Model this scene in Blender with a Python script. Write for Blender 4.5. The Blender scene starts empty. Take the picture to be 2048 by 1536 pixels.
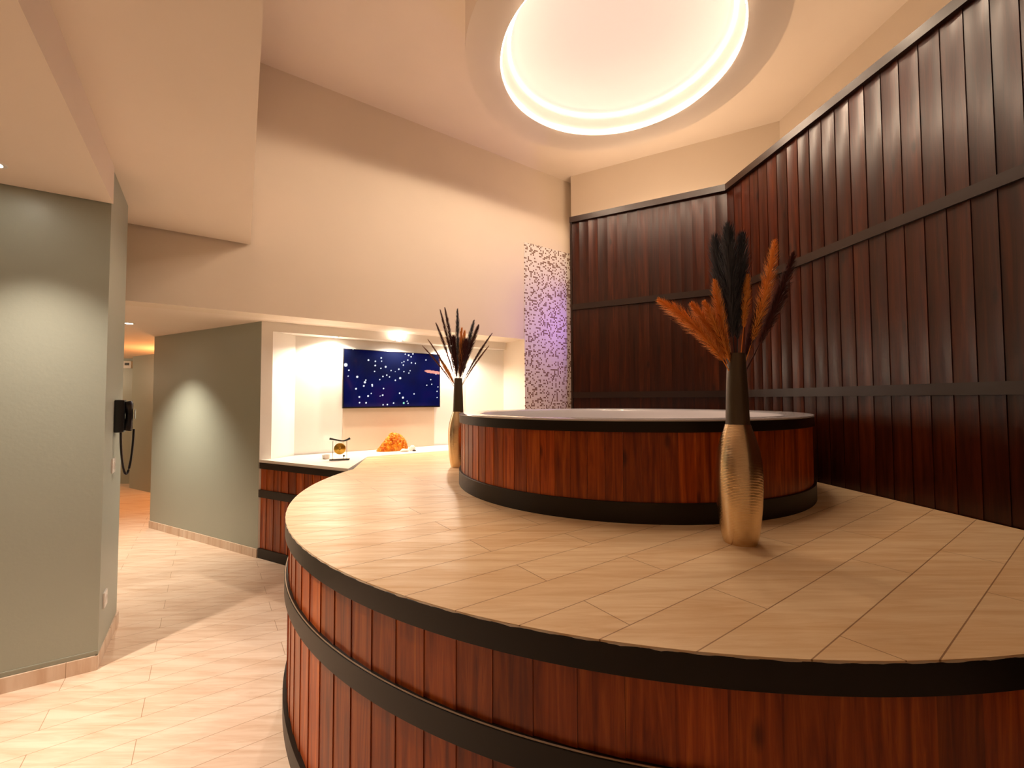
import bpy, bmesh, math, random
from mathutils import Vector, Matrix
from mathutils.geometry import tessellate_polygon
random.seed(7)
C = bpy.context.scene.collection
E = 1.378            # eye height above the floor
PZ = E - 0.526       # top of the deck
PI = math.pi
def Z(z): return z + E

# ------------------------------------------------------------------ materials
def mat(name, base=(.8,.8,.8), rough=.5, metal=0, spec=.5, coat=0, coat_r=.1, emit=None, es=0):
    m = bpy.data.materials.new(name); m.use_nodes = True
    b = m.node_tree.nodes['Principled BSDF']
    b.inputs['Base Color'].default_value = (*base, 1)
    b.inputs['Roughness'].default_value = rough
    b.inputs['Metallic'].default_value = metal
    b.inputs['Specular IOR Level'].default_value = spec
    b.inputs['Coat Weight'].default_value = coat
    b.inputs['Coat Roughness'].default_value = coat_r
    if emit:
        b.inputs['Emission Color'].default_value = (*emit, 1)
        b.inputs['Emission Strength'].default_value = es
    return m
def nd(m, t, **kw):
    n = m.node_tree.nodes.new(t)
    for k, v in kw.items():
        if k in n.inputs: n.inputs[k].default_value = v
        else: setattr(n, k, v)
    return n
def lk(m, a, ao, b, bi): m.node_tree.links.new(a.outputs[ao], b.inputs[bi])
def bsdf(m): return m.node_tree.nodes['Principled BSDF']
def mapping(m, rot=(0,0,0), scale=(1,1,1), loc=(0,0,0)):
    tc = nd(m, 'ShaderNodeTexCoord'); mp = nd(m, 'ShaderNodeMapping')
    mp.inputs['Rotation'].default_value = rot; mp.inputs['Scale'].default_value = scale; mp.inputs['Location'].default_value = loc
    lk(m, tc, 'Object', mp, 'Vector'); return mp
def ramp(m, stops):
    r = nd(m, 'ShaderNodeValToRGB'); e = r.color_ramp.elements
    while len(e) < len(stops): e.new(.5)
    for x, (p, c) in zip(e, stops): x.position = p; x.color = (*c, 1)
    return r
def mixc(m, blend='MIX', fac=.5):
    n = nd(m, 'ShaderNodeMix', data_type='RGBA', blend_type=blend); n.inputs[0].default_value = fac; return n

def paint(name, col, rough=.6, bump=.02, spec=.3):
    m = mat(name, col, rough, spec=spec)
    mp = mapping(m); n = nd(m, 'ShaderNodeTexNoise', Scale=60.0, Detail=4.0); lk(m, mp, 'Vector', n, 'Vector')
    b = nd(m, 'ShaderNodeBump', Strength=bump, Distance=.01); lk(m, n, 'Fac', b, 'Height'); lk(m, b, 'Normal', bsdf(m), 'Normal')
    n2 = nd(m, 'ShaderNodeTexNoise', Scale=1.3, Detail=3.0); lk(m, mp, 'Vector', n2, 'Vector')
    r = ramp(m, [(.3, tuple(c*.97 for c in col)), (.7, tuple(min(1,c*1.02) for c in col))])
    lk(m, n2, 'Fac', r, 'Fac'); lk(m, r, 'Color', bsdf(m), 'Base Color'); return m
M = {}
M['cream'] = paint('cream_paint', (.82,.72,.60))
M['niche'] = paint('niche_paint', (.88,.85,.80))
M['tvpanel'] = paint('tv_panel_paint', (.74,.61,.47))
M['green'] = paint('sage_paint', (.36,.40,.345), .42, .05, .5)
M['ceil'] = paint('ceiling_paint', (.86,.76,.66))
M['white'] = paint('worktop_white', (.86,.83,.77), .3, .0, .5)

def planks(name, c1, c2, mortar, grain):
    m = mat(name, c1, .38, spec=.45)
    R = math.radians(-35.3)
    mp = mapping(m, rot=(0,0,R), loc=(.21,.043,0))
    br = nd(m, 'ShaderNodeTexBrick', offset=.37, squash=1.0)
    br.inputs['Color1'].default_value = (*c1,1); br.inputs['Color2'].default_value = (*c2,1); br.inputs['Mortar'].default_value = (*mortar,1)
    br.inputs['Scale'].default_value = 1; br.inputs['Mortar Size'].default_value = .0016; br.inputs['Mortar Smooth'].default_value = .2
    br.inputs['Brick Width'].default_value = .92; br.inputs['Row Height'].default_value = .15; br.inputs['Bias'].default_value = -.1
    lk(m, mp, 'Vector', br, 'Vector')
    mp2 = mapping(m, rot=(0,0,R), scale=(1.6,16,1)); 
    no = nd(m, 'ShaderNodeTexNoise', Scale=1.6, Detail=7.0, Roughness=.62, Distortion=.5); lk(m, mp2, 'Vector', no, 'Vector')
    r = ramp(m, [(.30, grain), (.62, (1,1,1))]); lk(m, no, 'Fac', r, 'Fac')
    mx = mixc(m, 'MULTIPLY', .8); lk(m, br, 'Color', mx, 6); lk(m, r, 'Color', mx, 7)
    lk(m, mx, 2, bsdf(m), 'Base Color')
    bp = nd(m, 'ShaderNodeBump', Strength=.35, Distance=.002); bp.invert = True
    lk(m, br, 'Fac', bp, 'Height'); lk(m, bp, 'Normal', bsdf(m), 'Normal')
    rr = ramp(m, [(.3, (.5,.5,.5)), (.7, (.34,.34,.34))]); lk(m, no, 'Fac', rr, 'Fac'); lk(m, rr, 'Color', bsdf(m), 'Roughness')
    return m
M['floor'] = planks('floor_plank_tile', (.80,.67,.55), (.75,.61,.49), (.46,.33,.22), (.74,.60,.48))
M['deck'] = planks('deck_plank_tile', (.76,.58,.36), (.70,.50,.29), (.34,.20,.10), (.76,.60,.42))

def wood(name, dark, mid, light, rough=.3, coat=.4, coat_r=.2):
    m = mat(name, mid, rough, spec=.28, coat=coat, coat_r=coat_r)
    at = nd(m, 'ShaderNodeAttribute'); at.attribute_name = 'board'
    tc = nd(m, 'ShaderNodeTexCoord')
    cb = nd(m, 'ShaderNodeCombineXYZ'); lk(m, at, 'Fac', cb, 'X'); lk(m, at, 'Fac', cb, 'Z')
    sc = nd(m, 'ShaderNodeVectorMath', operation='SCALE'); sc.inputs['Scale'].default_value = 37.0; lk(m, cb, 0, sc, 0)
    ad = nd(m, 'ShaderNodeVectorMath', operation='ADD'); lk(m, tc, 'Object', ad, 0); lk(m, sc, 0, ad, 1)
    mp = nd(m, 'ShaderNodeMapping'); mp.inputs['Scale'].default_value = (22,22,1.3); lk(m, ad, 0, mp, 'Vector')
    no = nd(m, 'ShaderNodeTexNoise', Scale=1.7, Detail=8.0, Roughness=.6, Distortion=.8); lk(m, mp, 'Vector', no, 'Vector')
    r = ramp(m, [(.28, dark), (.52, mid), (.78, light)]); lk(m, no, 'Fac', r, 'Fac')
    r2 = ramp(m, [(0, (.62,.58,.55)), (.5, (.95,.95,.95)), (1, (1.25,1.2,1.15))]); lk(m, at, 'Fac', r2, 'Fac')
    mx = mixc(m, 'MULTIPLY', 1); lk(m, r, 'Color', mx, 6); lk(m, r2, 'Color', mx, 7)
    # knots
    mp3 = nd(m, 'ShaderNodeMapping'); mp3.inputs['Scale'].default_value = (9,9,3.2); lk(m, ad, 0, mp3, 'Vector')
    vo = nd(m, 'ShaderNodeTexVoronoi', Scale=.9); lk(m, mp3, 'Vector', vo, 'Vector')
    kr = ramp(m, [(.05, (.25,.2,.2)), (.13, (1,1,1))]); lk(m, vo, 'Distance', kr, 'Fac')
    mx2 = mixc(m, 'MULTIPLY', .8); lk(m, mx, 2, mx2, 6); lk(m, kr, 'Color', mx2, 7)
    lk(m, mx2, 2, bsdf(m), 'Base Color')
    bp = nd(m, 'ShaderNodeBump', Strength=.12, Distance=.004); lk(m, no, 'Fac', bp, 'Height'); lk(m, bp, 'Normal', bsdf(m), 'Normal')
    return m
M['stave'] = wood('stained_staves', (.13,.015,.001), (.34,.062,.004), (.60,.155,.014), .36, .08)
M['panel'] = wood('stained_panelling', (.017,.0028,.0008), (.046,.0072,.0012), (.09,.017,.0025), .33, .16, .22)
M['hoop'] = mat('dark_hoop', (.010,.006,.003), .42, 0, .28, .05, .25)
M['rail'] = mat('dark_rail', (.020,.007,.003), .36, 0, .35, .15, .25)
M['acrylic'] = mat('white_acrylic', (.60,.58,.62), .15, 0, .6, .4, .05)
M['chrome'] = mat('chrome', (.8,.8,.82), .12, 1)
M['jet'] = mat('jet_metal', (.85,.85,.88), .3, .6)
M['black'] = mat('black_plastic', (.008,.008,.009), .28)
M['blackwood'] = mat('black_lacquer', (.006,.006,.006), .2)
M['plastic_white'] = mat('white_plastic', (.8,.78,.74), .35)
M['brass'] = mat('brass', (.62,.36,.06), .3, 1)
M['grout'] = mat('cement_edge', (.62,.5,.36), .8)

def mosaic_mat():
    m = mat('mosaic', (.8,.75,.7), .5, spec=.2)
    a = math.radians(-35.3); s = 1/.019
    mp = mapping(m, rot=(0,0,a)); mp2 = nd(m, 'ShaderNodeMapping'); mp2.inputs['Scale'].default_value = (s,s,s); lk(m, mp, 'Vector', mp2, 'Vector')
    sp = nd(m, 'ShaderNodeSeparateXYZ'); lk(m, mp2, 'Vector', sp, 0)
    fx = nd(m, 'ShaderNodeMath', operation='FLOOR'); lk(m, sp, 'X', fx, 0)
    fz = nd(m, 'ShaderNodeMath', operation='FLOOR'); lk(m, sp, 'Z', fz, 0)
    cb = nd(m, 'ShaderNodeCombineXYZ'); lk(m, fx, 0, cb, 'X'); lk(m, fz, 0, cb, 'Y')
    wn = nd(m, 'ShaderNodeTexWhiteNoise'); wn.noise_dimensions = '2D'; lk(m, cb, 0, wn, 'Vector')
    r = ramp(m, [(0, (.86,.82,.76)), (.72, (.24,.14,.09))]); r.color_ramp.interpolation = 'CONSTANT'
    lk(m, wn, 'Value', r, 'Fac')
    gs = []
    for ax in ('X', 'Z'):
        f = nd(m, 'ShaderNodeMath', operation='FRACT'); lk(m, sp, ax, f, 0)
        c = nd(m, 'ShaderNodeMath', operation='LESS_THAN'); c.inputs[1].default_value = .09; lk(m, f, 0, c, 0); gs.append(c)
    mxx = nd(m, 'ShaderNodeMath', operation='MAXIMUM'); lk(m, gs[0], 0, mxx, 0); lk(m, gs[1], 0, mxx, 1)
    mx = mixc(m); lk(m, mxx, 0, mx, 0); lk(m, r, 'Color', mx, 6); mx.inputs[7].default_value = (.70,.66,.6,1)
    lk(m, mx, 2, bsdf(m), 'Base Color'); return m
M['mosaic'] = mosaic_mat()

# ------------------------------------------------------------------ mesh helpers
def obj(name, bm, m, parent=None, smooth=False, label=None):
    bmesh.ops.recalc_face_normals(bm, faces=bm.faces)
    me = bpy.data.meshes.new(name); bm.to_mesh(me); bm.free()
    for x in (m if isinstance(m, (list, tuple)) else [m]): me.materials.append(x)
    if smooth:
        for p in me.polygons: p.use_smooth = True
        try: me.set_sharp_from_angle(angle=math.radians(40))
        except Exception: pass
    o = bpy.data.objects.new(name, me); C.objects.link(o)
    if parent: o.parent = parent
    if label: o['label'] = label
    return o
def tag(o, label, cat, group=None):
    o['label'] = label; o['category'] = cat
    if group: o['group'] = group
    return o
def thing(name, label, cat, loc=(0,0,0), rz=0, group=None):
    o = bpy.data.objects.new(name, None); C.objects.link(o); o.location = loc; o.rotation_euler = (0,0,rz)
    o.empty_display_size = .1
    return tag(o, label, cat, group)
def struct(name, bm, m, smooth=False):
    o = obj(name, bm, m, None, smooth); o['kind'] = 'structure'; return o
def prism(bm, pts, z0, z1):
    vb = [bm.verts.new((x,y,z0)) for x,y in pts]; vt = [bm.verts.new((x,y,z1)) for x,y in pts]
    n = len(pts)
    for tri in tessellate_polygon([[Vector((x,y,0)) for x,y in pts]]):
        bm.faces.new([vb[i] for i in tri]); bm.faces.new([vt[i] for i in tri])
    for i in range(n): bm.faces.new((vb[i], vb[(i+1)%n], vt[(i+1)%n], vt[i]))
    return bm
def P(pts, z0, z1): return prism(bmesh.new(), pts, z0, z1)
def box(bm, c, s, rz=0, bev=0, rot=None):
    t = bmesh.ops.create_cube(bm, size=1)
    mtx = Matrix.Translation(c) @ (rot if rot else Matrix.Rotation(rz, 4, 'Z')) @ Matrix.Diagonal((*s, 1))
    bmesh.ops.transform(bm, matrix=mtx, verts=t['verts'])
    if bev:
        es = list({e for v in t['verts'] for e in v.link_edges})
        bmesh.ops.bevel(bm, geom=es, offset=bev, segments=2, affect='EDGES', profile=.7)
    return bm
def lathe(bm, prof, seg=48, cx=0, cy=0, closed_top=False, closed_bot=False):
    rings = []
    for r, z in prof:
        rings.append([bm.verts.new((cx+r*math.cos(2*PI*i/seg), cy+r*math.sin(2*PI*i/seg), z)) for i in range(seg)] if r > 1e-6 else [bm.verts.new((cx,cy,z))])
    for a, b in zip(rings, rings[1:]):
        for i in range(seg):
            j = (i+1) % seg
            if len(a) == 1 and len(b) == 1: continue
            if len(a) == 1: bm.faces.new((a[0], b[i], b[j]))
            elif len(b) == 1: bm.faces.new((a[i], a[j], b[0]))
            else: bm.faces.new((a[i], a[j], b[j], b[i]))
    return bm
def tube(bm, pts, rad, seg=8, cap=True):
    pts = [Vector(p) for p in pts]; rings = []; up = Vector((0,0,1))
    for i, p in enumerate(pts):
        d = (pts[min(i+1,len(pts)-1)] - pts[max(i-1,0)]).normalized()
        a = d.cross(up if abs(d.z) < .95 else Vector((1,0,0))).normalized(); b = d.cross(a)
        r = rad[i] if isinstance(rad, (list,tuple)) else rad
        rings.append([bm.verts.new(p + (a*math.cos(2*PI*k/seg)+b*math.sin(2*PI*k/seg))*r) for k in range(seg)])
    for A, B in zip(rings, rings[1:]):
        for k in range(seg): bm.faces.new((A[k], A[(k+1)%seg], B[(k+1)%seg], B[k]))
    if cap: bm.faces.new(rings[0][::-1]); bm.faces.new(rings[-1])
    return bm
def arc(cx, cy, r, a0, a1, n):
    return [(cx+r*math.cos(math.radians(a0+(a1-a0)*i/n)), cy+r*math.sin(math.radians(a0+(a1-a0)*i/n))) for i in range(n+1)]
def strip(bm, path, z0, z1, th):
    """solid band following a 2-D path, th thick to the right-hand normal"""
    n = len(path); out = []
    for i, p in enumerate(path):
        a = Vector(path[max(i-1,0)]); b = Vector(path[min(i+1,n-1)]); d = (b-a).normalized(); nn = Vector((d.y,-d.x))
        out.append((Vector(p), Vector(p)+nn*th))
    rows = [[bm.verts.new((q[0].x,q[0].y,z0)), bm.verts.new((q[1].x,q[1].y,z0)), bm.verts.new((q[1].x,q[1].y,z1)), bm.verts.new((q[0].x,q[0].y,z1))] for q in out]
    for A, B in zip(rows, rows[1:]):
        for k in range(4): bm.faces.new((A[k], B[k], B[(k+1)%4], A[(k+1)%4]))
    bm.faces.new(rows[0][::-1]); bm.faces.new(rows[-1])
    return bm
def boards(name, pathf, length, w, z0, z1, m, parent=None, cup=.0022, lap=.003, th=.02, seg=6):
    """vertical lapped boards along pathf(s)->(x,y,nx,ny), n is outward; one mesh"""
    bm = bmesh.new(); cnt = max(1, round(length/w)); w = length/cnt; vals = []
    for i in range(cnt):
        v = random.random(); rowb, rowt = [], []
        prof = []
        g = .0002
        for k in range(seg+1):
            t = k/seg; s = i*w + g + (w-2*g)*t
            off = th - cup*(1-(2*t-1)**2) + lap*(t-.5)
            if k in (0, seg): off -= .0006
            prof.append((s, off))
        prof = [(prof[0][0], th-.0025)] + prof + [(prof[-1][0], th-.0025)]
        for s, off in prof:
            x, y, nx, ny = pathf(s); X, Y = x+nx*off, y+ny*off
            rowb.append(bm.verts.new((X,Y,z0))); rowt.append(bm.verts.new((X,Y,z1)))
        for k in range(len(prof)-1):
            f = bm.faces.new((rowb[k], rowb[k+1], rowt[k+1], rowt[k])); vals.append((f, v))
        vals.append((bm.faces.new(rowt), v)); vals.append((bm.faces.new(rowb[::-1]), v))
    bm.faces.index_update(); vv = [v for f, v in vals]
    o = obj(name, bm, m, parent)
    at = o.data.attributes.new('board', 'FLOAT', 'FACE')
    for i, v in enumerate(vv): at.data[i].value = v
    for p in o.data.polygons: p.use_smooth = True
    try: o.data.set_sharp_from_angle(angle=math.radians(25))
    except Exception: pass
    return o
def linef(a, b, flip=1):
    a = Vector(a); b = Vector(b); d = (b-a).normalized(); n = Vector((d.y,-d.x))*flip
    return (lambda s: (a.x+d.x*s, a.y+d.y*s, n.x, n.y)), (b-a).length

u = Vector((math.cos(math.radians(35.3)), math.sin(math.radians(35.3))))
n = Vector((-u.y, u.x))
LW = Vector((-2.104, 3.437))
def lw(s, d=0):
    p = LW + u*s + n*d; return (p.x, p.y)

# ------------------------------------------------------------------ the room shell
HI = Z(2.79)
struct('floor', P([(-9,-2.7),(3.4,-2.7),(3.4,10.5),(-9,10.5)], -.1, 0), M['floor'])
struct('ceiling', P([(-6.2,-2.7),(3.4,-2.7),(3.4,6.2),(-6.2,6.2)], HI, HI+.1), M['ceil'])
# lowered slab, its free edge runs over the camera
eA = (-2.10, 3.418); ed = Vector((math.cos(math.radians(-57.9)), math.sin(math.radians(-57.9))))
eB = (eA[0]+ed.x*7.0, eA[1]+ed.y*7.0)
struct('ceiling.001', P([eA, lw(-5.0,-.02), (-6.2,-2.7), eB], Z(1.25), HI+.02), M['ceil'])
ld = Vector((.5796,-.8149)); lB = (-2.125+ld.x*6.1, 2.262+ld.y*6.1)
struct('ceiling.002', P([(-2.125,2.262), (-5.7,-.06), (-6.2,-2.7), lB], Z(1.05), Z(1.251)), M['ceil'])
# long painted wall above the niche and the corridor
struct('wall_left', P([lw(-5), lw(3.52), lw(3.52,.2), lw(-5,.2)], Z(.705), HI+.02), M['cream'])
struct('wall_left.001', P([lw(2.758,0), lw(3.52,0), lw(3.52,.5), lw(2.758,.5)], 0, Z(.706)), M['cream'])
mo = struct('wall_mosaic', P([lw(2.758,-.006), lw(3.50,-.006), lw(3.50,.0), lw(2.758,.0)], 0.02, Z(1.86)), M['mosaic'])
# painted walls high behind the panelling
struct('wall_back', P([(.745,5.30),(2.70,4.235),(2.80,4.40),(.80,5.50)], 0, HI+.02), M['cream'])
struct('wall_right', P([(2.70,4.235),(3.17,-2.6),(3.4,-2.6),(2.9,4.3)], 0, HI+.02), M['cream'])
struct('wall_front', P([(-6.2,-2.6),(3.3,-2.6),(3.3,-2.75),(-6.2,-2.75)], 0, HI+.02), M['cream'])
struct('wall_left.002', P([(-6.1,-2.6),(-6.1,1.2),(-6.25,1.2),(-6.25,-2.6)], 0, Z(1.26)), M['cream'])
# sage pillar wall
p0 = (-2.136,2.263); p1 = (-2.46,2.72); fd = Vector((-math.cos(math.radians(33)), -math.sin(math.radians(33))))
pf = (p0[0]+fd.x*4.6, p0[1]+fd.y*4.6); pb = (p1[0]-u.x*4.4, p1[1]-u.y*4.4)
struct('wall_pillar', P([p0, p1, pb, pf], 0, Z(1.249)), M['green'])
bm = bmesh.new(); strip(bm, [pf, (p0[0]+fd.x*.001,p0[1]+fd.y*.001)], 0, .072, .011)
strip(bm, [(p0[0]-.004,p0[1]-.011), p1], 0, .072, .011)
struct('baseboard_pillar', bm, M['floor'])
bm = bmesh.new(); strip(bm, [pf, p0], .090, .096, .003); struct('trim_1', bm, M['green'])
# sage wall beyond, with the counter to its right
g0 = (-2.236,3.822); g1 = (-3.944,4.729); gn = (.47*.06,.883*.06)
struct('wall_green', P([g0, g1, (g1[0]+gn[0],g1[1]+gn[1]), (g0[0]+gn[0],g0[1]+gn[1])], 0, Z(.704)), M['green'])
bm = bmesh.new(); strip(bm, [g1, g0], 0, .075, .010); struct('baseboard_green', bm, M['floor'])
# corridor
struct('ceiling.003', P([lw(-5,.2), lw(.4,.2), lw(.4,.37), (-2.236,3.822), (-2.1,4.4), (-2.1,10), (-9,10), (-9,1.5)], Z(.705), Z(.80)), M['ceil'])
struct('ceiling.004', P([lw(.4,.2), lw(3.0,.2), lw(3.0,.5), lw(.4,.5)], Z(.705), Z(.8)), M['ceil'])
struct('wall_corridor', P([(-5.42,6.50),(-6.06,6.86),(-6.0,7.0),(-5.36,6.6)], 0, Z(.705)), M['green'])
struct('wall_corridor.001', P([(-9,7.2),(-3.8,7.2),(-3.8,7.35),(-9,7.35)], 0, Z(.705)), M['green'])
struct('wall_corridor.002', P([(-3.93,4.76),(-3.93,9.0),(-3.80,9.0),(-3.80,4.76)], 0, Z(.705)), M['green'])
struct('wall_corridor.003', P([(-9,1.2),(-8.9,1.2),(-8.9,9),(-9,9)], 0, Z(.705)), M['green'])
# niche: splayed reveals, back wall, header
nf = Vector((-2.229,3.815))
a0 = nf + u*.09; b0 = Vector((-2.074,4.111)); b1 = b0 + u*1.86; c1 = nf + u*2.93
struct('wall_niche', P([tuple(nf), tuple(a0), tuple(b0), tuple(b1), tuple(c1), tuple(c1+n*.4), tuple(b0+n*.4), (nf.x+n.x*.3, nf.y+n.y*.3)], 0, Z(.62)), M['niche'])
struct('wall_niche.001', P([tuple(nf), tuple(c1), tuple(c1+n*.4), tuple(nf+n*.4)], Z(.62), Z(.7055)), M['niche'])
t0 = b0 + u*.437; t1 = b0 + u*1.44
struct('trim_2', P([tuple(t0), tuple(t1), tuple(t1-n*.012), tuple(t0-n*.012)], PZ, Z(.40)), M['tvpanel'])

# ------------------------------------------------------------------ dark panelling
cr = Vector((1.823,3.575)); wl = Vector((math.cos(math.radians(152.4)), math.sin(math.radians(152.4)))); wr = Vector((.1235,-1)).normalized()
e1 = cr + wl*1.395; e2 = cr + wr*6.2
TOPW = Z(1.80)
# boards face the room; panelling backed by a carcass
struct('wall_back.001', P([tuple(cr+Vector((.05,.05))), tuple(e1+Vector((.012,.03))), tuple(e1+Vector((.05,.10))), tuple(cr+Vector((.15,.15)))], 0, TOPW-.02), M['rail'])
struct('wall_right.001', P([tuple(cr+Vector((.035,.03))), tuple(e2+Vector((.035,0))), tuple(e2+Vector((.15,0))), tuple(cr+Vector((.15,.15)))], 0, TOPW-.02), M['rail'])
def bf(s):
    p = e1 - wl*s; nn = Vector((wl.y,-wl.x)); nn = nn if nn.y < 0 else -nn
    return (p.x-nn.x*.012, p.y-nn.y*.012, nn.x, nn.y)
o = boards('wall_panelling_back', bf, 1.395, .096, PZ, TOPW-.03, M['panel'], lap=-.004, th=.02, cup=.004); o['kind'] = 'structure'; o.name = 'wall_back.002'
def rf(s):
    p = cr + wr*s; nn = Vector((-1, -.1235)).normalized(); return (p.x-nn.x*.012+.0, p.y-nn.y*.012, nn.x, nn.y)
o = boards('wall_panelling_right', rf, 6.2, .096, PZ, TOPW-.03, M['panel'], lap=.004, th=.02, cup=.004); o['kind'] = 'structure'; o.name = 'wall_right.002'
bn = Vector((wl.y,-wl.x)); bn = bn if bn.y < 0 else -bn
rn = Vector((-1,-.1235)).normalized()
k = 3
for (z0, z1) in ((TOPW-.055, TOPW), (Z(.875), Z(.93)), (Z(.012), Z(.068))):
    th = .02 if z1 < TOPW else .028
    bm = bmesh.new(); q0 = e1 + bn*0; q1 = cr - wl*0
    prism(bm, [tuple(q0-bn*.02), tuple(q0+bn*th), tuple(q1+bn*th+rn*th*.6), tuple(q1-bn*.02)], z0, z1)
    struct('trim_%d' % k, bm, M['rail']); k += 1
    bm = bmesh.new(); q1 = cr + wr*6.2
    prism(bm, [tuple(cr-rn*.02), tuple(q1-rn*.02), tuple(q1+rn*th), tuple(cr+rn*th+bn*th*.4)], z0, z1)
    struct('trim_%d' % k, bm, M['rail']); k += 1
bm = bmesh.new(); prism(bm, [tuple(e1-bn*.03), tuple(e1+bn*.022), tuple(e1+bn*.022-wl*.02), tuple(e1-bn*.03-wl*.02)], 0, TOPW)
struct('trim_%d' % k, bm, M['rail'])

# ledge and alcove behind the panelling
struct('trim_%d' % (k+1), P([(e1.x+.06,e1.y+.06),(.76,5.29),(2.69,4.22),(3.10,-2.6),(2.66,-2.6),(1.96,3.72)], Z(1.52), Z(1.58)), M['cream'])
struct('wall_alcove', P([(1.15,4.06),(1.25,4.02),(1.25,5.02),(1.15,5.07)], 0, Z(1.52)), M['cream'])
# ------------------------------------------------------------------ raised deck
DX, DY, DR = .7544, 2.8852, 2.0035
deck = thing('raised_deck', 'large round raised deck with plank tiled top and stained wooden stave sides', 'platform', (DX,DY,0))
def rel(pts, ox=DX, oy=DY): return [(x-ox, y-oy) for x, y in pts]
# arc of the visible rim: from the right wall round the front to the counter
fe = (-1.243, 3.296)                       # where the counter front meets the rim
aL = math.degrees(math.atan2(fe[1]-DY, fe[0]-DX)) % 360
aR = 318.0
rim = arc(DX, DY, DR, aR, aL, 150)         # runs clockwise seen from above: right -> front -> left
rim = [p for p in rim if (p[0] < cr.x + (p[1]-cr.y)*wr.x/wr.y + .0)]
s1 = (-1.335, 3.93); s2 = lw(2.73, -.0)
tileb = [(-1.30,3.75), (-1.36,4.02)]
def onp(p): return p
back = [(-1.335,3.98), (.02,4.94), (.16,4.99), (.70,5.36), tuple(e1), tuple(cr)]
lastr = rim[0]
outer = rim + back
topm = P(rel(outer), PZ-.012, PZ)
obj('tile_top', topm, M['deck'], deck)
bm = bmesh.new(); prism(bm, rel([(DX+(x-DX)*.985, DY+(y-DY)*.985) for x,y in outer]), .02, PZ-.022); obj('plinth', bm, M['rail'], deck)
arclen = math.radians(abs(aR-aL))*DR
def df(s):
    a = math.radians(aL) + s/DR; c, q = math.cos(a), math.sin(a); r = DR-.034
    return (c*r, q*r, c, q)
boards('stave_cladding', df, math.radians(300-aL)*DR if aL < 300 else 1, .105, .0, PZ-.02, M['stave'], deck, lap=.0028, th=.02, cup=.0014)
def hoop(z0, z1, r0, r1, a0, a1, parent, nseg=160, name='hoop', m=None):
    bm = bmesh.new(); pr = arc(0,0,1,a0,a1,nseg); rows = []
    for c, q in pr:
        rows.append([bm.verts.new((c*r, q*r, z)) for r, z in ((r0,z0),(r1-.001,z0),(r1,z0+.001),(r1,z1-.001),(r1-.001,z1),(r0,z1))])
    for A, B in zip(rows, rows[1:]):
        for i in range(6): bm.faces.new((A[i], B[i], B[(i+1)%6], A[(i+1)%6]))
    bm.faces.new(rows[0][::-1]); bm.faces.new(rows[-1])
    return obj(name, bm, m or M['hoop'], parent, True)
for z0, z1 in ((Z(-.597), PZ-.005), (Z(-.852), Z(-.780)), (0, Z(-1.290))):
    hoop(z0, z1, DR-.03, DR+.0015, aL-2, 312, deck)
bm = bmesh.new(); tube(bm, [(x,y,Z(-.7785)) for x,y in arc(0,0,DR-.003, aL, 312, 160)], .0022, 6); M['bead'] = mat('hoop_highlight', (.45,.36,.26), .35, .5); obj('hoop_highlight', bm, M['bead'], deck, True)  # pale bead stands in for the highlight along the middle hoop's top
# uneven cement bead along the tile edge
bm = bmesh.new(); pts = []
for i, (x, y) in enumerate(arc(0,0,DR-.003, aL, 312, 420)):
    w = .004*math.sin(i*.9)+random.uniform(-.002,.002)
    pts.append((x*(1+w*.12), y*(1+w*.12), PZ-.005+random.uniform(-.001,.001)))
tube(bm, pts, .0042, 6); obj('grout_bead', bm, M['grout'], deck, True)

# ------------------------------------------------------------------ hot tub
TX, TY, TR = .7195, 2.8791, 1.060
tub = thing('hot_tub', 'round hot tub with wooden stave sides, black hoops and white acrylic rim', 'hot tub', (TX,TY,PZ))
TH = .436
def tf(s):
    a = s/(TR-.02); return (math.cos(a)*(TR-.02), math.sin(a)*(TR-.02), math.cos(a), math.sin(a))
boards('stave_cladding', tf, 2*PI*(TR-.02), .075, .03, TH-.02, M['stave'], tub, lap=.002, th=.014, cup=.001)
hoop(TH-.052, TH-.006, TR-.03, TR+.004, 0, 360, tub)
hoop(0, .088, TR-.03, TR+.006, 0, 360, tub)
bm = lathe(bmesh.new(), [(TR-.03,TH-.006),(TR+.002,TH-.006),(TR+.006,TH-.002),(TR+.004,TH+.003),(TR-.01,TH+.006),(TR-.10,TH+.004),(TR-.125,TH-.004),(TR-.14,TH-.03),(TR-.17,TH-.20),(TR-.20,TH-.30),(TR-.45,TH-.33),(TR-.50,TH-.40),(0,TH-.41)], 120)
obj('acrylic_shell', bm, M['acrylic'], tub, True)
for i, a in enumerate((58, 64, 84, 90, 115, 200, 250, 300, 20)):
    a = math.radians(a); r = TR-.143
    bm = lathe(bmesh.new(), [(0,.006),(.008,.007),(.010,.003),(.017,.006),(.020,.002),(.020,0)], 20)
    bmesh.ops.transform(bm, matrix=Matrix.Translation((math.cos(a)*r, math.sin(a)*r, TH-.085)) @ Matrix.Rotation(a, 4, 'Z') @ Matrix.Rotation(-PI/2+.15, 4, 'Y'), verts=bm.verts)
    obj('jet', bm, M['jet'], tub, True)

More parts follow.
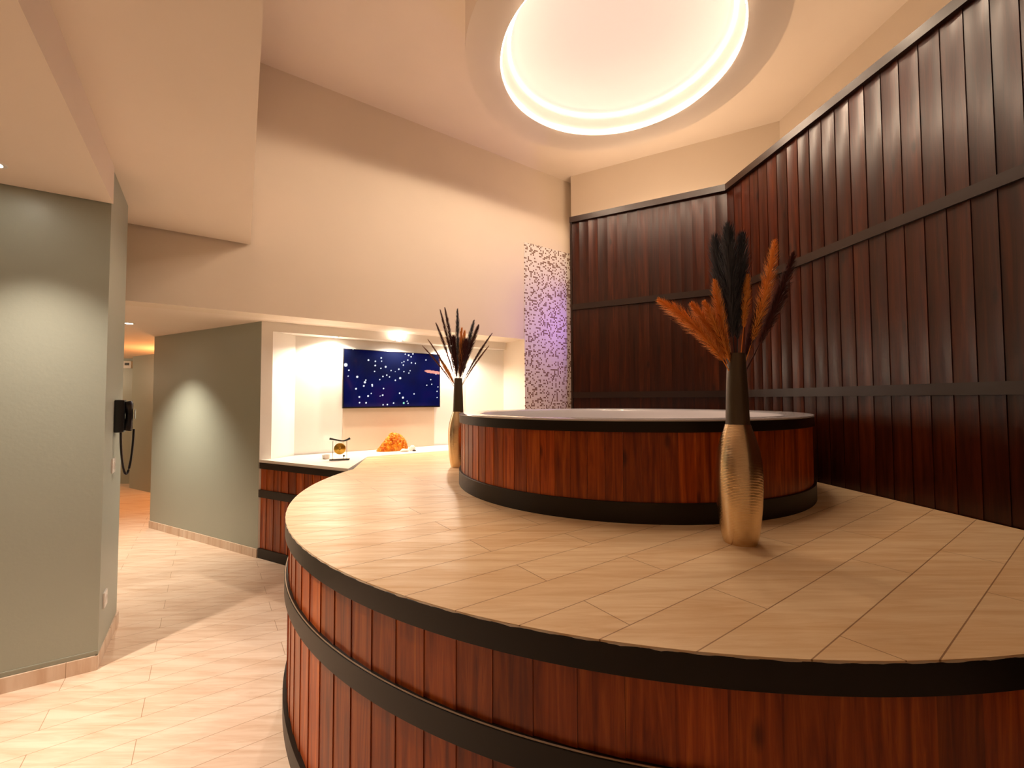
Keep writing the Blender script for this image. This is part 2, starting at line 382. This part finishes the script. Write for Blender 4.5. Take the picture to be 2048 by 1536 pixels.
# ------------------------------------------------------------------ counter beside the sage wall
cnt = thing('counter', 'white topped counter with stained wooden front between the sage wall and the deck', 'counter', (-2.0,3.9,0))
O = (-2.0,3.9)
ctop = [(-2.236,3.822), (-1.25,3.302), (-1.335,3.98), (.02,4.94), (.12,5.35), (-.557,5.17), (-2.06,4.10), (-2.15,3.87)]
obj('worktop', P(rel(ctop,*O), PZ-.022, PZ+.002), M['white'], cnt)
gd = Vector((-1.243+2.236, 3.296-3.822)).normalized(); gnn = Vector((gd.y,-gd.x))
def cf(s): return (-2.236+gd.x*s - O[0] + gnn.x*-.022, 3.822+gd.y*s - O[1] + gnn.y*-.022, gnn.x, gnn.y)
boards('stave_cladding', cf, 1.09, .10, .0, PZ-.02, M['stave'], cnt, lap=.004, th=.014)
for z0, z1 in ((PZ-.075, PZ-.022), (Z(-.852), Z(-.785)), (0, .085)):
    bm = bmesh.new(); strip(bm, [(cf(0)[0]+gnn.x*.004, cf(0)[1]+gnn.y*.004), (cf(1.09)[0]+gnn.x*.004, cf(1.09)[1]+gnn.y*.004)], z0, z1, .02); obj('hoop', bm, M['hoop'], cnt)

# ------------------------------------------------------------------ round ceiling light
LX, LY, LZ = .733, 2.914, Z(2.33)
cl = thing('ceiling_light', 'large round dropped ceiling light glowing inside a broad painted ring above the tub', 'ceiling light', (LX,LY,LZ))
R1, R0 = 1.045, .806
bm = lathe(bmesh.new(), [(R0,.02),(R0,0),(R0+.003,-.002),(R1,0),(R1,.02),(R1,.458),(R0-.1,.458)], 128)
obj('canopy_ring', bm, M['ceil'], cl, True)
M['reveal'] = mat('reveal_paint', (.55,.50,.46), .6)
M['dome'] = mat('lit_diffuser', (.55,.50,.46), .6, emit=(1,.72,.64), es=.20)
M['led'] = mat('led_strip', (1,.9,.8), .5, emit=(1,.80,.66), es=4)
M['led2'] = mat('led_strip_lip', (1,.9,.8), .5, emit=(1,.78,.60), es=26)
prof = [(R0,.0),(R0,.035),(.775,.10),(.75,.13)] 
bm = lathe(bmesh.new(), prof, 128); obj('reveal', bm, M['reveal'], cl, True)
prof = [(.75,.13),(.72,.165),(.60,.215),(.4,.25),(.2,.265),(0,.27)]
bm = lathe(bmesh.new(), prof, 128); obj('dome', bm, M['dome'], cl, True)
bm = bmesh.new(); tube(bm, [(.742*math.cos(2*PI*i/128), .742*math.sin(2*PI*i/128), .128) for i in range(129)], .007, 8, False); obj('led_strip', bm, M['led'], cl, True)
bm = bmesh.new(); tube(bm, [((R0-.006)*math.cos(2*PI*i/128), (R0-.006)*math.sin(2*PI*i/128), .012) for i in range(129)], .004, 8, False); obj('led_strip', bm, M['led2'], cl, True)

# ------------------------------------------------------------------ downlights
M['lens'] = mat('downlight_lens', (1,1,1), .4, emit=(1,.88,.72), es=40)
def downlight(x, y, z, label, power, col=(1,.80,.58), ang=110, blend=.6, tilt=None, rad=.02, group='recessed downlights'):
    t = thing('downlight', label, 'downlight', (x,y,z))
    obj('bezel', lathe(bmesh.new(), [(.028,.0),(.030,-.004),(.042,-.004),(.045,-.0005),(.045,.0)], 32), M['plastic_white'], t, True)
    obj('lens', lathe(bmesh.new(), [(.029,-.001),(.02,-.0022),(0,-.0028)], 24), M['lens'], t, True)
    l = bpy.data.lights.new('downlight_lamp', 'SPOT'); l.energy = power; l.color = col; l.spot_size = math.radians(ang); l.spot_blend = blend; l.shadow_soft_size = rad
    o = bpy.data.objects.new('downlight_lamp', l); C.objects.link(o); o.location = (x,y,z-.03)
    if tilt: o.rotation_euler = tilt
    return t
downlight(-2.29, 1.865, Z(1.05), 'downlight in the low ceiling in front of the near sage wall', 120, (1,.80,.64), 104, 1.0, tilt=Vector((.75,-.55,-2.35)).to_track_quat('-Z','Y').to_euler())
downlight(-3.49, 3.90, Z(.705), 'downlight in the corridor ceiling by the far sage wall', 110, (1,.84,.66), 100, 1.0)
nd_spots = [(b0+u*.33-n*.115, 'downlight over the left end of the niche beside the television'), (b0+u*1.60-n*.115, 'downlight over the right end of the niche behind the vase'), (b0+u*.95-n*.20, 'downlight over the middle of the niche above the television')]
for q, lab in nd_spots: downlight(q.x, q.y, Z(.62), lab, 23, (1,.82,.64), 160, .5)

def area(loc, rot, size, power, col, sy=None):
    l = bpy.data.lights.new('unseen_lamp', 'AREA'); l.energy = power; l.color = col; l.shape = 'RECTANGLE' if sy else 'DISK'; l.size = size
    if sy: l.size_y = sy
    o = bpy.data.objects.new('unseen_lamp', l); C.objects.link(o); o.location = loc; o.rotation_euler = rot; return o
def point(loc, power, col, r=.05):
    l = bpy.data.lights.new('unseen_lamp', 'POINT'); l.energy = power; l.color = col; l.shadow_soft_size = r
    o = bpy.data.objects.new('unseen_lamp', l); C.objects.link(o); o.location = loc; return o
point((-4.6,6.0,Z(.35)), 26, (1,.38,.12), .05)          # warm corridor lamp round the corner
point((-7.6,6.2,Z(.4)), 14, (1,.75,.5), .05)
point((.92,4.92,Z(.92)), 3.2, (.42,.22,1), .03)          # violet lamp behind the panelling end

downlight(-1.75, .75, Z(1.05), 'added fill downlight in the low ceiling left of the deck, out of the frame', 75, (1,.78,.58), 84, 1.0)  # added spot that brightens the floor and the deck's left side
area((.1,-2.2,Z(1.9)), (math.radians(140),0,math.radians(12)), 1.4, 80, (1,.78,.56), .5)  # added fill behind the camera, lifts the ceiling and long wall
l = bpy.data.lights.new('dome_fill', 'SPOT'); l.energy = 6.4; l.color = (1,.76,.54); l.spot_size = math.radians(178); l.spot_blend = .08; l.shadow_soft_size = .05  # unseen spots added in the dish, throw more light on deck and walls
for i in range(10):
    o = bpy.data.objects.new('dome_fill', l); C.objects.link(o); o.location = (LX+.70*math.cos(2*PI*i/10),LY+.70*math.sin(2*PI*i/10),LZ+.015)
# added uplights, unseen behind the panelling top, to brighten ceiling and painted walls
q = (cr+e1)/2 + Vector((.28,.42)); area((q.x,q.y,Z(1.62)), (PI,0,math.radians(152.4)), 1.2, 4, (1,.74,.52), .12)
q = cr + wr*2.2 + Vector((.45,0)); area((q.x,q.y,Z(1.62)), (PI,0,math.radians(97)), 3.6, 3, (1,.74,.52), .12)
# ------------------------------------------------------------------ television
ta = b0 + u*.425; tb = b0 + u*1.493; tc = (ta+tb)/2 - n*.05
tv = thing('television', 'black wall mounted television showing white lights on navy in the niche', 'television', (tc.x,tc.y,Z(.217)), math.radians(35.3))
W, H = 1.068, .604
bm = bmesh.new(); box(bm, (0,.012,0), (W,.035,H), bev=.003); obj('casing', bm, M['black'], tv)
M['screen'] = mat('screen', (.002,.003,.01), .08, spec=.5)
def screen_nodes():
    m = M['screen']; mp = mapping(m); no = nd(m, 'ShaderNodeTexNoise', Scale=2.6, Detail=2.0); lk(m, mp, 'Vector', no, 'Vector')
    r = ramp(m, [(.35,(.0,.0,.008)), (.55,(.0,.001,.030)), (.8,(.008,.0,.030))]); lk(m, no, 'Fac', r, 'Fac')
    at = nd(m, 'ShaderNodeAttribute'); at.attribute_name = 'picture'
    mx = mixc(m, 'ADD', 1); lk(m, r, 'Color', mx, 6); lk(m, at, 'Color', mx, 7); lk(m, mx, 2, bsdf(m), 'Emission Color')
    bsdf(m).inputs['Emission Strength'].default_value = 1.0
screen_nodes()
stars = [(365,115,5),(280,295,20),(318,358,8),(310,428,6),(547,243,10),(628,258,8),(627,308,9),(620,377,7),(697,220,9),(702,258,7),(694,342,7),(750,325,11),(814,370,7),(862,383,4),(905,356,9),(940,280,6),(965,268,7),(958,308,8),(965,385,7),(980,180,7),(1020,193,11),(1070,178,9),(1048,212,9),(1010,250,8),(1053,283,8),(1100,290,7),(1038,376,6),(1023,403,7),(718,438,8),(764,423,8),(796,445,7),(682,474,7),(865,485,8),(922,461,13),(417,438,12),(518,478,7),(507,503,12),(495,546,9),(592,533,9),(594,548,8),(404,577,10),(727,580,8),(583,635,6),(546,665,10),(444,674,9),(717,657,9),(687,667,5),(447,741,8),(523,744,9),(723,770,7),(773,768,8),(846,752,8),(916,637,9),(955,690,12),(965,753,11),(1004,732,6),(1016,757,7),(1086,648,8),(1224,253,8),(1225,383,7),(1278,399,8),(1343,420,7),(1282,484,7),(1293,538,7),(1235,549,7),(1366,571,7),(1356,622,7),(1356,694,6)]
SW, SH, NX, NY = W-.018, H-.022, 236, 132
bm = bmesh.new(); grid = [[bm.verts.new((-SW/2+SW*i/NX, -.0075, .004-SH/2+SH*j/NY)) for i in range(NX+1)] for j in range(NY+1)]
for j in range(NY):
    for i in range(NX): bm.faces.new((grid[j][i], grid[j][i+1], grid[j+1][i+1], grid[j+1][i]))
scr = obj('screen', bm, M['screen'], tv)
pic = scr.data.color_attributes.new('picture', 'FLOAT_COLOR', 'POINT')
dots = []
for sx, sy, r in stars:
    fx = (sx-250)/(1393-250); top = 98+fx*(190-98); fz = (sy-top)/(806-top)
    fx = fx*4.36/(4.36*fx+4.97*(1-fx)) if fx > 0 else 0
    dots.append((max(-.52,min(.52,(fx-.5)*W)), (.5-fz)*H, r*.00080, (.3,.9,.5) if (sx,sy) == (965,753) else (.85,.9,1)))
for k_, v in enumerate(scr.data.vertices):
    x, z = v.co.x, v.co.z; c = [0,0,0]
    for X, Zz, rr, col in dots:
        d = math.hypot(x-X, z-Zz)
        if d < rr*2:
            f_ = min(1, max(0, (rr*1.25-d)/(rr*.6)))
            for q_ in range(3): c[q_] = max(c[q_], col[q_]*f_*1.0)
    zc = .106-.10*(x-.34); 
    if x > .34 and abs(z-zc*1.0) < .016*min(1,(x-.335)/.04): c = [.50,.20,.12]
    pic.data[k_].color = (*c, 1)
bm = bmesh.new(); box(bm, (0,.04,0), (.3,.03,.2)); obj('wall_bracket', bm, M['black'], tv)

# ------------------------------------------------------------------ desk gong
gx, gy = -1.505, 3.775
gg = thing('desk_gong', 'small brass gong hanging in a black arched desk frame on the counter', 'gong', (gx,gy,PZ+.002), math.radians(14))
bm = bmesh.new(); box(bm, (0,0,.006), (.165,.05,.009), bev=.003); box(bm, (-.068,0,.001), (.02,.045,.006)); box(bm, (.068,0,.001), (.02,.045,.006)); obj('base', bm, M['blackwood'], gg)
for s in (-1,1): obj('post', lathe(bmesh.new(), [(0,.010),(.0027,.010),(.0027,.168),(0,.168)], 12, s*.057, 0), M['chrome'], gg, True)
bm = bmesh.new(); pts = [(-.084+.168*i/14, 0, .172+.006*math.sin(i/14*2*PI+.6)+.012*abs(i/7-1)**3) for i in range(15)]
tube(bm, pts, [.0062+.004*abs(i/7-1)**2 for i in range(15)], 8); obj('crossbar', bm, M['blackwood'], gg, True)
bm = lathe(bmesh.new(), [(0,.008),(.010,.0085),(.014,.005),(.042,.003),(.048,-.001),(.0495,-.008),(.048,-.008),(.04,0),(0,.002)], 40)
bmesh.ops.transform(bm, matrix=Matrix.Translation((0,-.004,.098)) @ Matrix.Rotation(PI/2, 4, 'X'), verts=bm.verts); obj('gong_disc', bm, M['brass'], gg, True)
for s in (-1,1): obj('cord', tube(bmesh.new(), [(s*.03,-.003,.136),(s*.032,0,.170)], .0008, 6), M['blackwood'], gg)
bm = bmesh.new(); tube(bm, [(.030,-.022,.012),(.036,-.02,.034)], .002, 8); lathe(bm, [(0,.030),(.007,.032),(.009,.038),(.007,.044),(0,.046)], 16, .036, -.02); obj('mallet', bm, M['blackwood'], gg, True)

# ------------------------------------------------------------------ orange coral, shells
M['coral'] = mat('amber_coral', (.95,.38,.01), .45, spec=.4)
bsdf(M['coral']).inputs['Subsurface Weight'].default_value = .25
bsdf(M['coral']).inputs['Subsurface Radius'].default_value = (.05,.02,.005)
mp = mapping(M['coral']); no = nd(M['coral'], 'ShaderNodeTexNoise', Scale=28.0, Detail=5.0); lk(M['coral'], mp, 'Vector', no, 'Vector')
r = ramp(M['coral'], [(.3,(.55,.09,.003)), (.55,(.85,.28,.006)), (.75,(.95,.50,.04))]); lk(M['coral'], no, 'Fac', r, 'Fac'); lk(M['coral'], r, 'Color', bsdf(M['coral']), 'Base Color')
bm = bmesh.new(); t = bmesh.ops.create_icosphere(bm, subdivisions=3, radius=1)
from mathutils import noise
for v in list(bm.verts):
    x, y, z = v.co
    r_ = 1 + .12*noise.noise(v.co*3) + .10*noise.noise(v.co*7)
    X = x*.15*r_; Y = y*.075*r_
    hh = .175 if x > -.1 else .175*max(.15, 1+.9*(x+.1))
    v.co = (X, Y, max(0, z)*hh*r_)
for _ in range(420):
    a = random.uniform(0, PI); x = random.uniform(-1,1); y = random.uniform(-1,1)*math.sqrt(max(0,1-x*x)); z = math.sqrt(max(0,1-x*x-y*y))
    hh = .175 if x > -.1 else .175*max(.15, 1+.9*(x+.1)); s = random.uniform(.006,.013)
    g = bmesh.ops.create_icosphere(bm, subdivisions=1, radius=s); 
    off = Vector((x*.152, y*.078, z*hh+.002))
    for v in g['verts']: v.co = Vector((v.co.x, v.co.y, v.co.z*random.uniform(1,1.5))) + off; v.co.z = max(0, v.co.z)
co = obj('coral', bm, M['coral']); co.location = (-1.235,4.46,PZ+.002); co.rotation_euler = (0,0,math.radians(30))
tag(co, 'amber orange lumpy coral piece on the counter below the television', 'coral')
M['shell'] = paint('shell_white', (.85,.80,.72), .5)
def pebble(name, loc, s, label, cat, m, seed):
    bm = bmesh.new(); bmesh.ops.create_icosphere(bm, subdivisions=3, radius=1)
    for v in bm.verts:
        k_ = 1+.22*noise.noise(v.co*1.6+Vector((seed,0,0)))
        v.co = Vector((v.co.x*s[0]*k_, v.co.y*s[1]*k_, max(-.6, v.co.z*k_)*s[2]))
    o = obj(name, bm, m, None, True); o.location = (loc[0], loc[1], PZ+.002+s[2]*.6); tag(o, label, cat); return o
pebble('shell', (-1.085,4.36), (.042,.024,.020), 'white shell on the counter at the right foot of the coral', 'shell', M['shell'], 2)
pebble('shell', (-1.03,4.46), (.030,.022,.034), 'upright pale shell right behind the coral', 'shell', M['shell'], 5)
pebble('pebble', (-1.0,4.41), (.018,.014,.010), 'small dark pebble on the counter right of the coral', 'pebble', M['rail'], 8)
# pale towel-like dish left of the gong
cup = thing('candle_holder', 'small white candle cup standing left of the gong', 'candle holder', (-1.66,3.86,PZ+.002))
obj('cup', lathe(bmesh.new(), [(0,0),(.026,0),(.032,.006),(.034,.036),(.031,.036),(.029,.010),(0,.008)], 32), M['shell'], cup, True)
obj('candle', lathe(bmesh.new(), [(.0285,.010),(.0285,.026),(0,.027)], 24), M['plastic_white'], cup, True)

# ------------------------------------------------------------------ vases
M['vasebody'] = mat('woven_metal', (.78,.60,.38), .22, 1)
def vase_nodes(m):
    mp = mapping(m, scale=(1,1,1)); w = nd(m, 'ShaderNodeTexWave', Scale=58.0, Distortion=1.2, Detail=2.0); w.bands_direction = 'Z'; lk(m, mp, 'Vector', w, 'Vector')
    no = nd(m, 'ShaderNodeTexNoise', Scale=90.0, Detail=3.0); lk(m, mp, 'Vector', no, 'Vector')
    mx = nd(m, 'ShaderNodeMath', operation='MULTIPLY_ADD'); mx.inputs[1].default_value = .6; lk(m, no, 'Fac', mx, 0); lk(m, w, 'Fac', mx, 2)
    bp = nd(m, 'ShaderNodeBump', Strength=.22, Distance=.0012); lk(m, mx, 0, bp, 'Height'); lk(m, bp, 'Normal', bsdf(m), 'Normal')
vase_nodes(M['vasebody'])
M['vaseneck'] = mat('vase_neck_lacquer', (.085,.062,.040), .34, .35)
S = .00184; SR = S*.9
body = [(33,0),(35.5,6),(39,20),(42,40),(46,75),(48,110),(48,140),(46.5,165),(43,185),(38,203),(33,218),(28.5,230),(26,238)]
neck = [(24.8,238),(23.8,262),(22.6,300),(21,335),(19.6,362),(18.8,381),(18.2,383),(17.2,381),(17.2,360)]
def make_vase(x, y, label, rz):
    t = thing('floor_vase', label, 'vase', (x,y,PZ), rz)
    obj('body', lathe(bmesh.new(), [(0,.003)]+[(r*SR,h*S*.985) for r,h in body]+[(24*SR,238*S*.985)], 64), M['vasebody'], t, True)
    obj('neck', lathe(bmesh.new(), [(r*SR,h*S*.985) for r,h in neck]+[(15*SR,260*S)], 64), M['vaseneck'], t, True)
    return t
V1 = (.835,1.598); V2 = (-.425,3.40)
make_vase(*V1, 'near gold vase with brown neck on the deck in front of the tub', 0)
make_vase(*V2, 'far gold vase with brown neck behind the left side of the tub', 1.1)
VT = PZ + 381*S*.985

def feather_mat(name, c1, c2, rough=.7):
    m = mat(name, c1, rough, spec=.2)
    at = nd(m, 'ShaderNodeAttribute'); at.attribute_name = 'board'
    r = ramp(m, [(0,c1),(1,c2)]); lk(m, at, 'Fac', r, 'Fac'); lk(m, r, 'Color', bsdf(m), 'Base Color'); return m
M['f_orange'] = feather_mat('orange_plume', (.80,.27,.045), (1,.50,.14))
M['f_dark'] = feather_mat('slate_plume', (.035,.042,.060), (.10,.11,.135))
M['f_plum'] = feather_mat('plum_plume', (.045,.012,.014), (.11,.035,.03))
M['f_brown'] = feather_mat('brown_plume', (.12,.04,.02), (.25,.10,.05))
def plume(name, base, tip, bend, wid, m, label, cat='dried plume', group=None, start=.24, dens=1.0, lean=1.1):
    """one dried plume: a thin stalk and a brush of fine barbs"""
    base = Vector(base); tip = Vector(tip); d = tip-base; L = d.length
    mid = (base+tip)/2 + Vector(bend)
    def q(t): return base*(1-t)**2 + mid*2*t*(1-t) + tip*t*t
    loc = base; bm = bmesh.new()
    tube(bm, [q(i/12)-loc for i in range(13)], [.0022*(1-.6*i/12) for i in range(13)], 5)
    nb = len(bm.faces); vals = [.2]*nb
    steps = int(140*dens); wid *= 1.3
    for i in range(steps):
        t = start + (1-start)*(i/steps); p = q(t); tg = (q(min(1,t+.01))-q(t-.01)).normalized()
        k_ = (t-start)/(1-start); w = wid*(math.sin(PI*min(1,k_*.86+.10))**.7)*random.uniform(.75,1.1)
        a = tg.cross(Vector((.1,1,.05))).normalized(); b = tg.cross(a)
        for j in range(7):
            ph = random.uniform(0,2*PI); rd = a*math.cos(ph)+b*math.sin(ph)
            e = p + rd*w + tg*w*lean*random.uniform(.9,1.8) - Vector((0,0,w*.15))
            mm = p*.5+e*.5 + tg*w*.12 + rd*w*.12
            side = tg.cross(rd).normalized()*.0011
            v = [bm.verts.new(c-loc) for c in (p-side*.6, p+side*.6, mm+side, mm-side, e)]
            bm.faces.new((v[0],v[1],v[2],v[3])); bm.faces.new((v[3],v[2],v[4])); c_ = random.random(); vals += [c_,c_]
    me = bpy.data.meshes.new(name); bm.to_mesh(me); bm.free(); me.materials.append(m)
    at = me.attributes.new('board','FLOAT','FACE')
    for i, v_ in enumerate(vals): at.data[i].value = v_
    o = bpy.data.objects.new(name, me); C.objects.link(o); o.location = loc; tag(o, label, cat, group); return o
def near(px, py, dy=0):     # point in the near vase's vertical plane
    return (V1[0]+(px-1467)*.00186+dy*.48, V1[1]+dy, VT+(715-py)*.00186)
B1 = lambda dx=0, dy=0: (V1[0]+dx, V1[1]+dy, VT-.10)
GN, GF = 'plumes in the near vase', 'plumes in the far vase'
plume('dried_plume', B1(-.010,-.004), near(1316,608,-.03), (.04,-.01,.045), .030, M['f_orange'], 'orange plume drooping furthest left from the near vase', group=GN, start=.2)
plume('dried_plume', B1(-.008,.004), near(1380,612,.00), (.02,.0,.025), .024, M['f_orange'], 'short orange plume just above the lowest left one in the near vase', group=GN)
plume('dried_plume', B1(-.004,-.006), near(1405,612,-.03), (.012,.0,.01), .022, M['f_orange'], 'short orange plume between the drooping and the upright left ones in the near vase', group=GN)
plume('dried_plume', B1(-.004,.0), near(1427,566,-.01), (-.012,.0,.0), .022, M['f_orange'], 'upright orange plume left of the slate fan in the near vase', group=GN)
plume('dried_plume', B1(.004,-.004), near(1493,556,-.01), (.004,.0,.0), .016, M['f_orange'], 'small orange plume in the middle right of the slate fan in the near vase', group=GN, start=.5)
plume('dried_plume', B1(.008,.0), near(1552,482,.02), (.02,.0,-.02), .026, M['f_orange'], 'tall orange plume rising right in the near vase', group=GN, start=.3)
for i, (px, py, dy, w, lab) in enumerate(((1430,470,.05,.034,'tall slate feather at the left of the dark fan in the near vase'), (1455,462,-.02,.036,'tall slate feather in the middle of the dark fan in the near vase'), (1484,470,.02,.034,'tall slate feather at the right of the dark fan in the near vase'))):
    plume('dried_plume', B1(.002*i-.002,.003), near(px,py,dy), (.0,.01,0), w, M['f_dark'], lab, group=GN, start=.28, dens=1.3, lean=1.6)
plume('dried_plume', B1(.010,.004), near(1592,500,.06), (.03,.0,-.03), .026, M['f_plum'], 'dark plum plume leaning furthest right in the near vase', group=GN, start=.35)
plume('dried_plume', B1(.010,-.002), near(1576,545,-.02), (.02,.0,-.02), .020, M['f_plum'], 'short plum plume below the furthest right one in the near vase', group=GN, start=.35)
plume('dried_plume', B1(.004,.006), near(1520,600,.03), (.01,.0,.0), .022, M['f_plum'], 'short plum plume under the tall orange one in the near vase', group=GN, start=.3)
def far(px, py, dy=0): return (V2[0]+(px-916)*.00392, V2[1]+dy, VT+(763-py)*.00392)
B2 = (V2[0], V2[1], VT-.12)
for px, py, w, mt, lab in ((880,624,.010,'f_plum','dark plume second from the left at the top of the far vase'), (888,618,.012,'f_plum','tallest plum plume left of centre in the far vase'), (915,624,.014,'f_dark','straight slate plume at the centre of the far vase'),
        (947,645,.016,'f_dark','thick slate plume right of centre in the far vase'), (957,655,.016,'f_plum','thick plum plume right beside the slate one in the far vase'), (984,670,.008,'f_plum','thin plum plume leaning right in the far vase'),
        (871,650,.010,'f_plum','plum plume leaning left in the far vase'), (856,684,.006,'f_brown','thin brown stem second lowest on the left of the far vase'), (845,697,.006,'f_brown','thin brown stem leaning lowest left in the far vase'),
        (978,696,.006,'f_brown','thin brown stem lowest on the right of the far vase'), (923,662,.016,'f_orange','orange plume right of the centre feather in the far vase'), (930,668,.016,'f_orange','orange plume deep between the thick dark ones in the far vase'),
        (880,724,.014,'f_orange','short orange plume pointing left toward the television from the far vase'), (905,680,.030,'f_plum','short bushy plum plume in the heart of the far vase'), (932,690,.030,'f_plum','short bushy plum plume right in the heart of the far vase')):
    plume('dried_plume', B2, far(px,py,random.uniform(-.05,.05)), ((916-px)*.0006,0,.0), w*1.4, M[mt], lab, group=GF, start=.3, dens=.8, lean=1.7)

# ------------------------------------------------------------------ wall telephone and sockets on the pillar side
sd = (Vector(p1)-Vector(p0)).normalized(); sn = Vector((sd.y,-sd.x)); sn = sn if sn.x > 0 else -sn
def onside(t, out=0): q = Vector(p0)+sd*t+sn*out; return q
pa = math.atan2(sd.y, sd.x)
q = onside(.31)
ph = thing('wall_telephone', 'black wall telephone with handset and hanging cord on the sage pillar side', 'telephone', (q.x,q.y,Z(-.09)), math.atan2(sn.y,sn.x)+PI/2)
# local: x along wall, -y out of the wall, z up
bm = bmesh.new(); box(bm, (0,-.022,0), (.095,.044,.19), bev=.010); obj('base', bm, M['black'], ph, True)
bm = bmesh.new(); pts = [(.0,-.050-.020*math.sin(PI*i/10)*0-.012*math.sin(PI*i/10), .085-.17*i/10) for i in range(11)]
tube(bm, pts, [.024,.026,.022,.018,.017,.017,.017,.018,.022,.026,.024], 14); obj('handset', bm, M['black'], ph, True)
bm = bmesh.new(); box(bm, (0,-.086,.01), (.020,.006,.06), bev=.002); obj('grip_plate', bm, M['chrome'], ph, label='silver plate on the handset')
bm = bmesh.new(); pts = []
for i in range(41):
    t = i/40; a = PI*t
    x = -.034+.068*t; y = -.030-.05*t; z = -.08-.26*math.sin(a)**.55
    pts.append((x,y,z))
tube(bm, pts, .006, 8); obj('cord', bm, M['black'], ph, True)
def socket(t, z, label):
    q = onside(t); o = thing('wall_socket', label, 'socket', (q.x,q.y,z), math.atan2(sn.y,sn.x)+PI/2)
    bm = bmesh.new(); box(bm, (0,-.004,0), (.082,.008,.082), bev=.002); obj('plate', bm, M['plastic_white'], o)
    bm = lathe(bmesh.new(), [(.022,0),(.022,.002),(.019,.002),(.018,-.001),(0,-.001)], 24)
    bmesh.ops.transform(bm, matrix=Matrix.Translation((0,-.008,0)) @ Matrix.Rotation(PI/2,4,'X'), verts=bm.verts); obj('insert', bm, M['plastic_white'], o, True)
socket(.26, Z(-.37), 'white switch plate on the pillar side below the telephone')
socket(.13, Z(-1.07), 'white socket low on the pillar side near the floor')

# corridor bits
o = thing('thermostat', 'small white wall box high on the far corridor wall', 'thermostat', (-6.42,7.2,Z(.60)))
bm = bmesh.new(); box(bm, (0,-.02,0), (.14,.04,.12), bev=.006); obj('housing', bm, M['plastic_white'], o)
bm = bmesh.new(); box(bm, (0,-.042,.01), (.07,.004,.04)); obj('display', bm, M['black'], o)

# ------------------------------------------------------------------ world, camera, view
w = bpy.data.worlds.new('World'); bpy.context.scene.world = w; w.use_nodes = True
w.node_tree.nodes['Background'].inputs[0].default_value = (1,.8,.6,1); w.node_tree.nodes['Background'].inputs[1].default_value = .02
f, p, r = 860.8, .0357, -.0034
c_, s_ = math.cos(r), math.sin(r)
right = Vector((c_, -s_*math.sin(p), s_*math.cos(p))); up = Vector((-s_, -c_*math.sin(p), c_*math.cos(p))); bk = -Vector((0, math.cos(p), math.sin(p)))
cam = bpy.data.cameras.new('camera'); cam.sensor_width = 36; cam.lens = f*36/2048; cam.clip_start = .02
co_ = bpy.data.objects.new('camera', cam); C.objects.link(co_)
mw = Matrix((right, up, bk)).transposed().to_4x4(); mw.translation = (0,0,E); co_.matrix_world = mw
sc = bpy.context.scene; sc.camera = co_
sc.view_settings.view_transform = 'Standard'; sc.view_settings.look = 'None'; sc.view_settings.gamma = 1; sc.view_settings.exposure = 0.95
sc.view_settings.use_curve_mapping = False
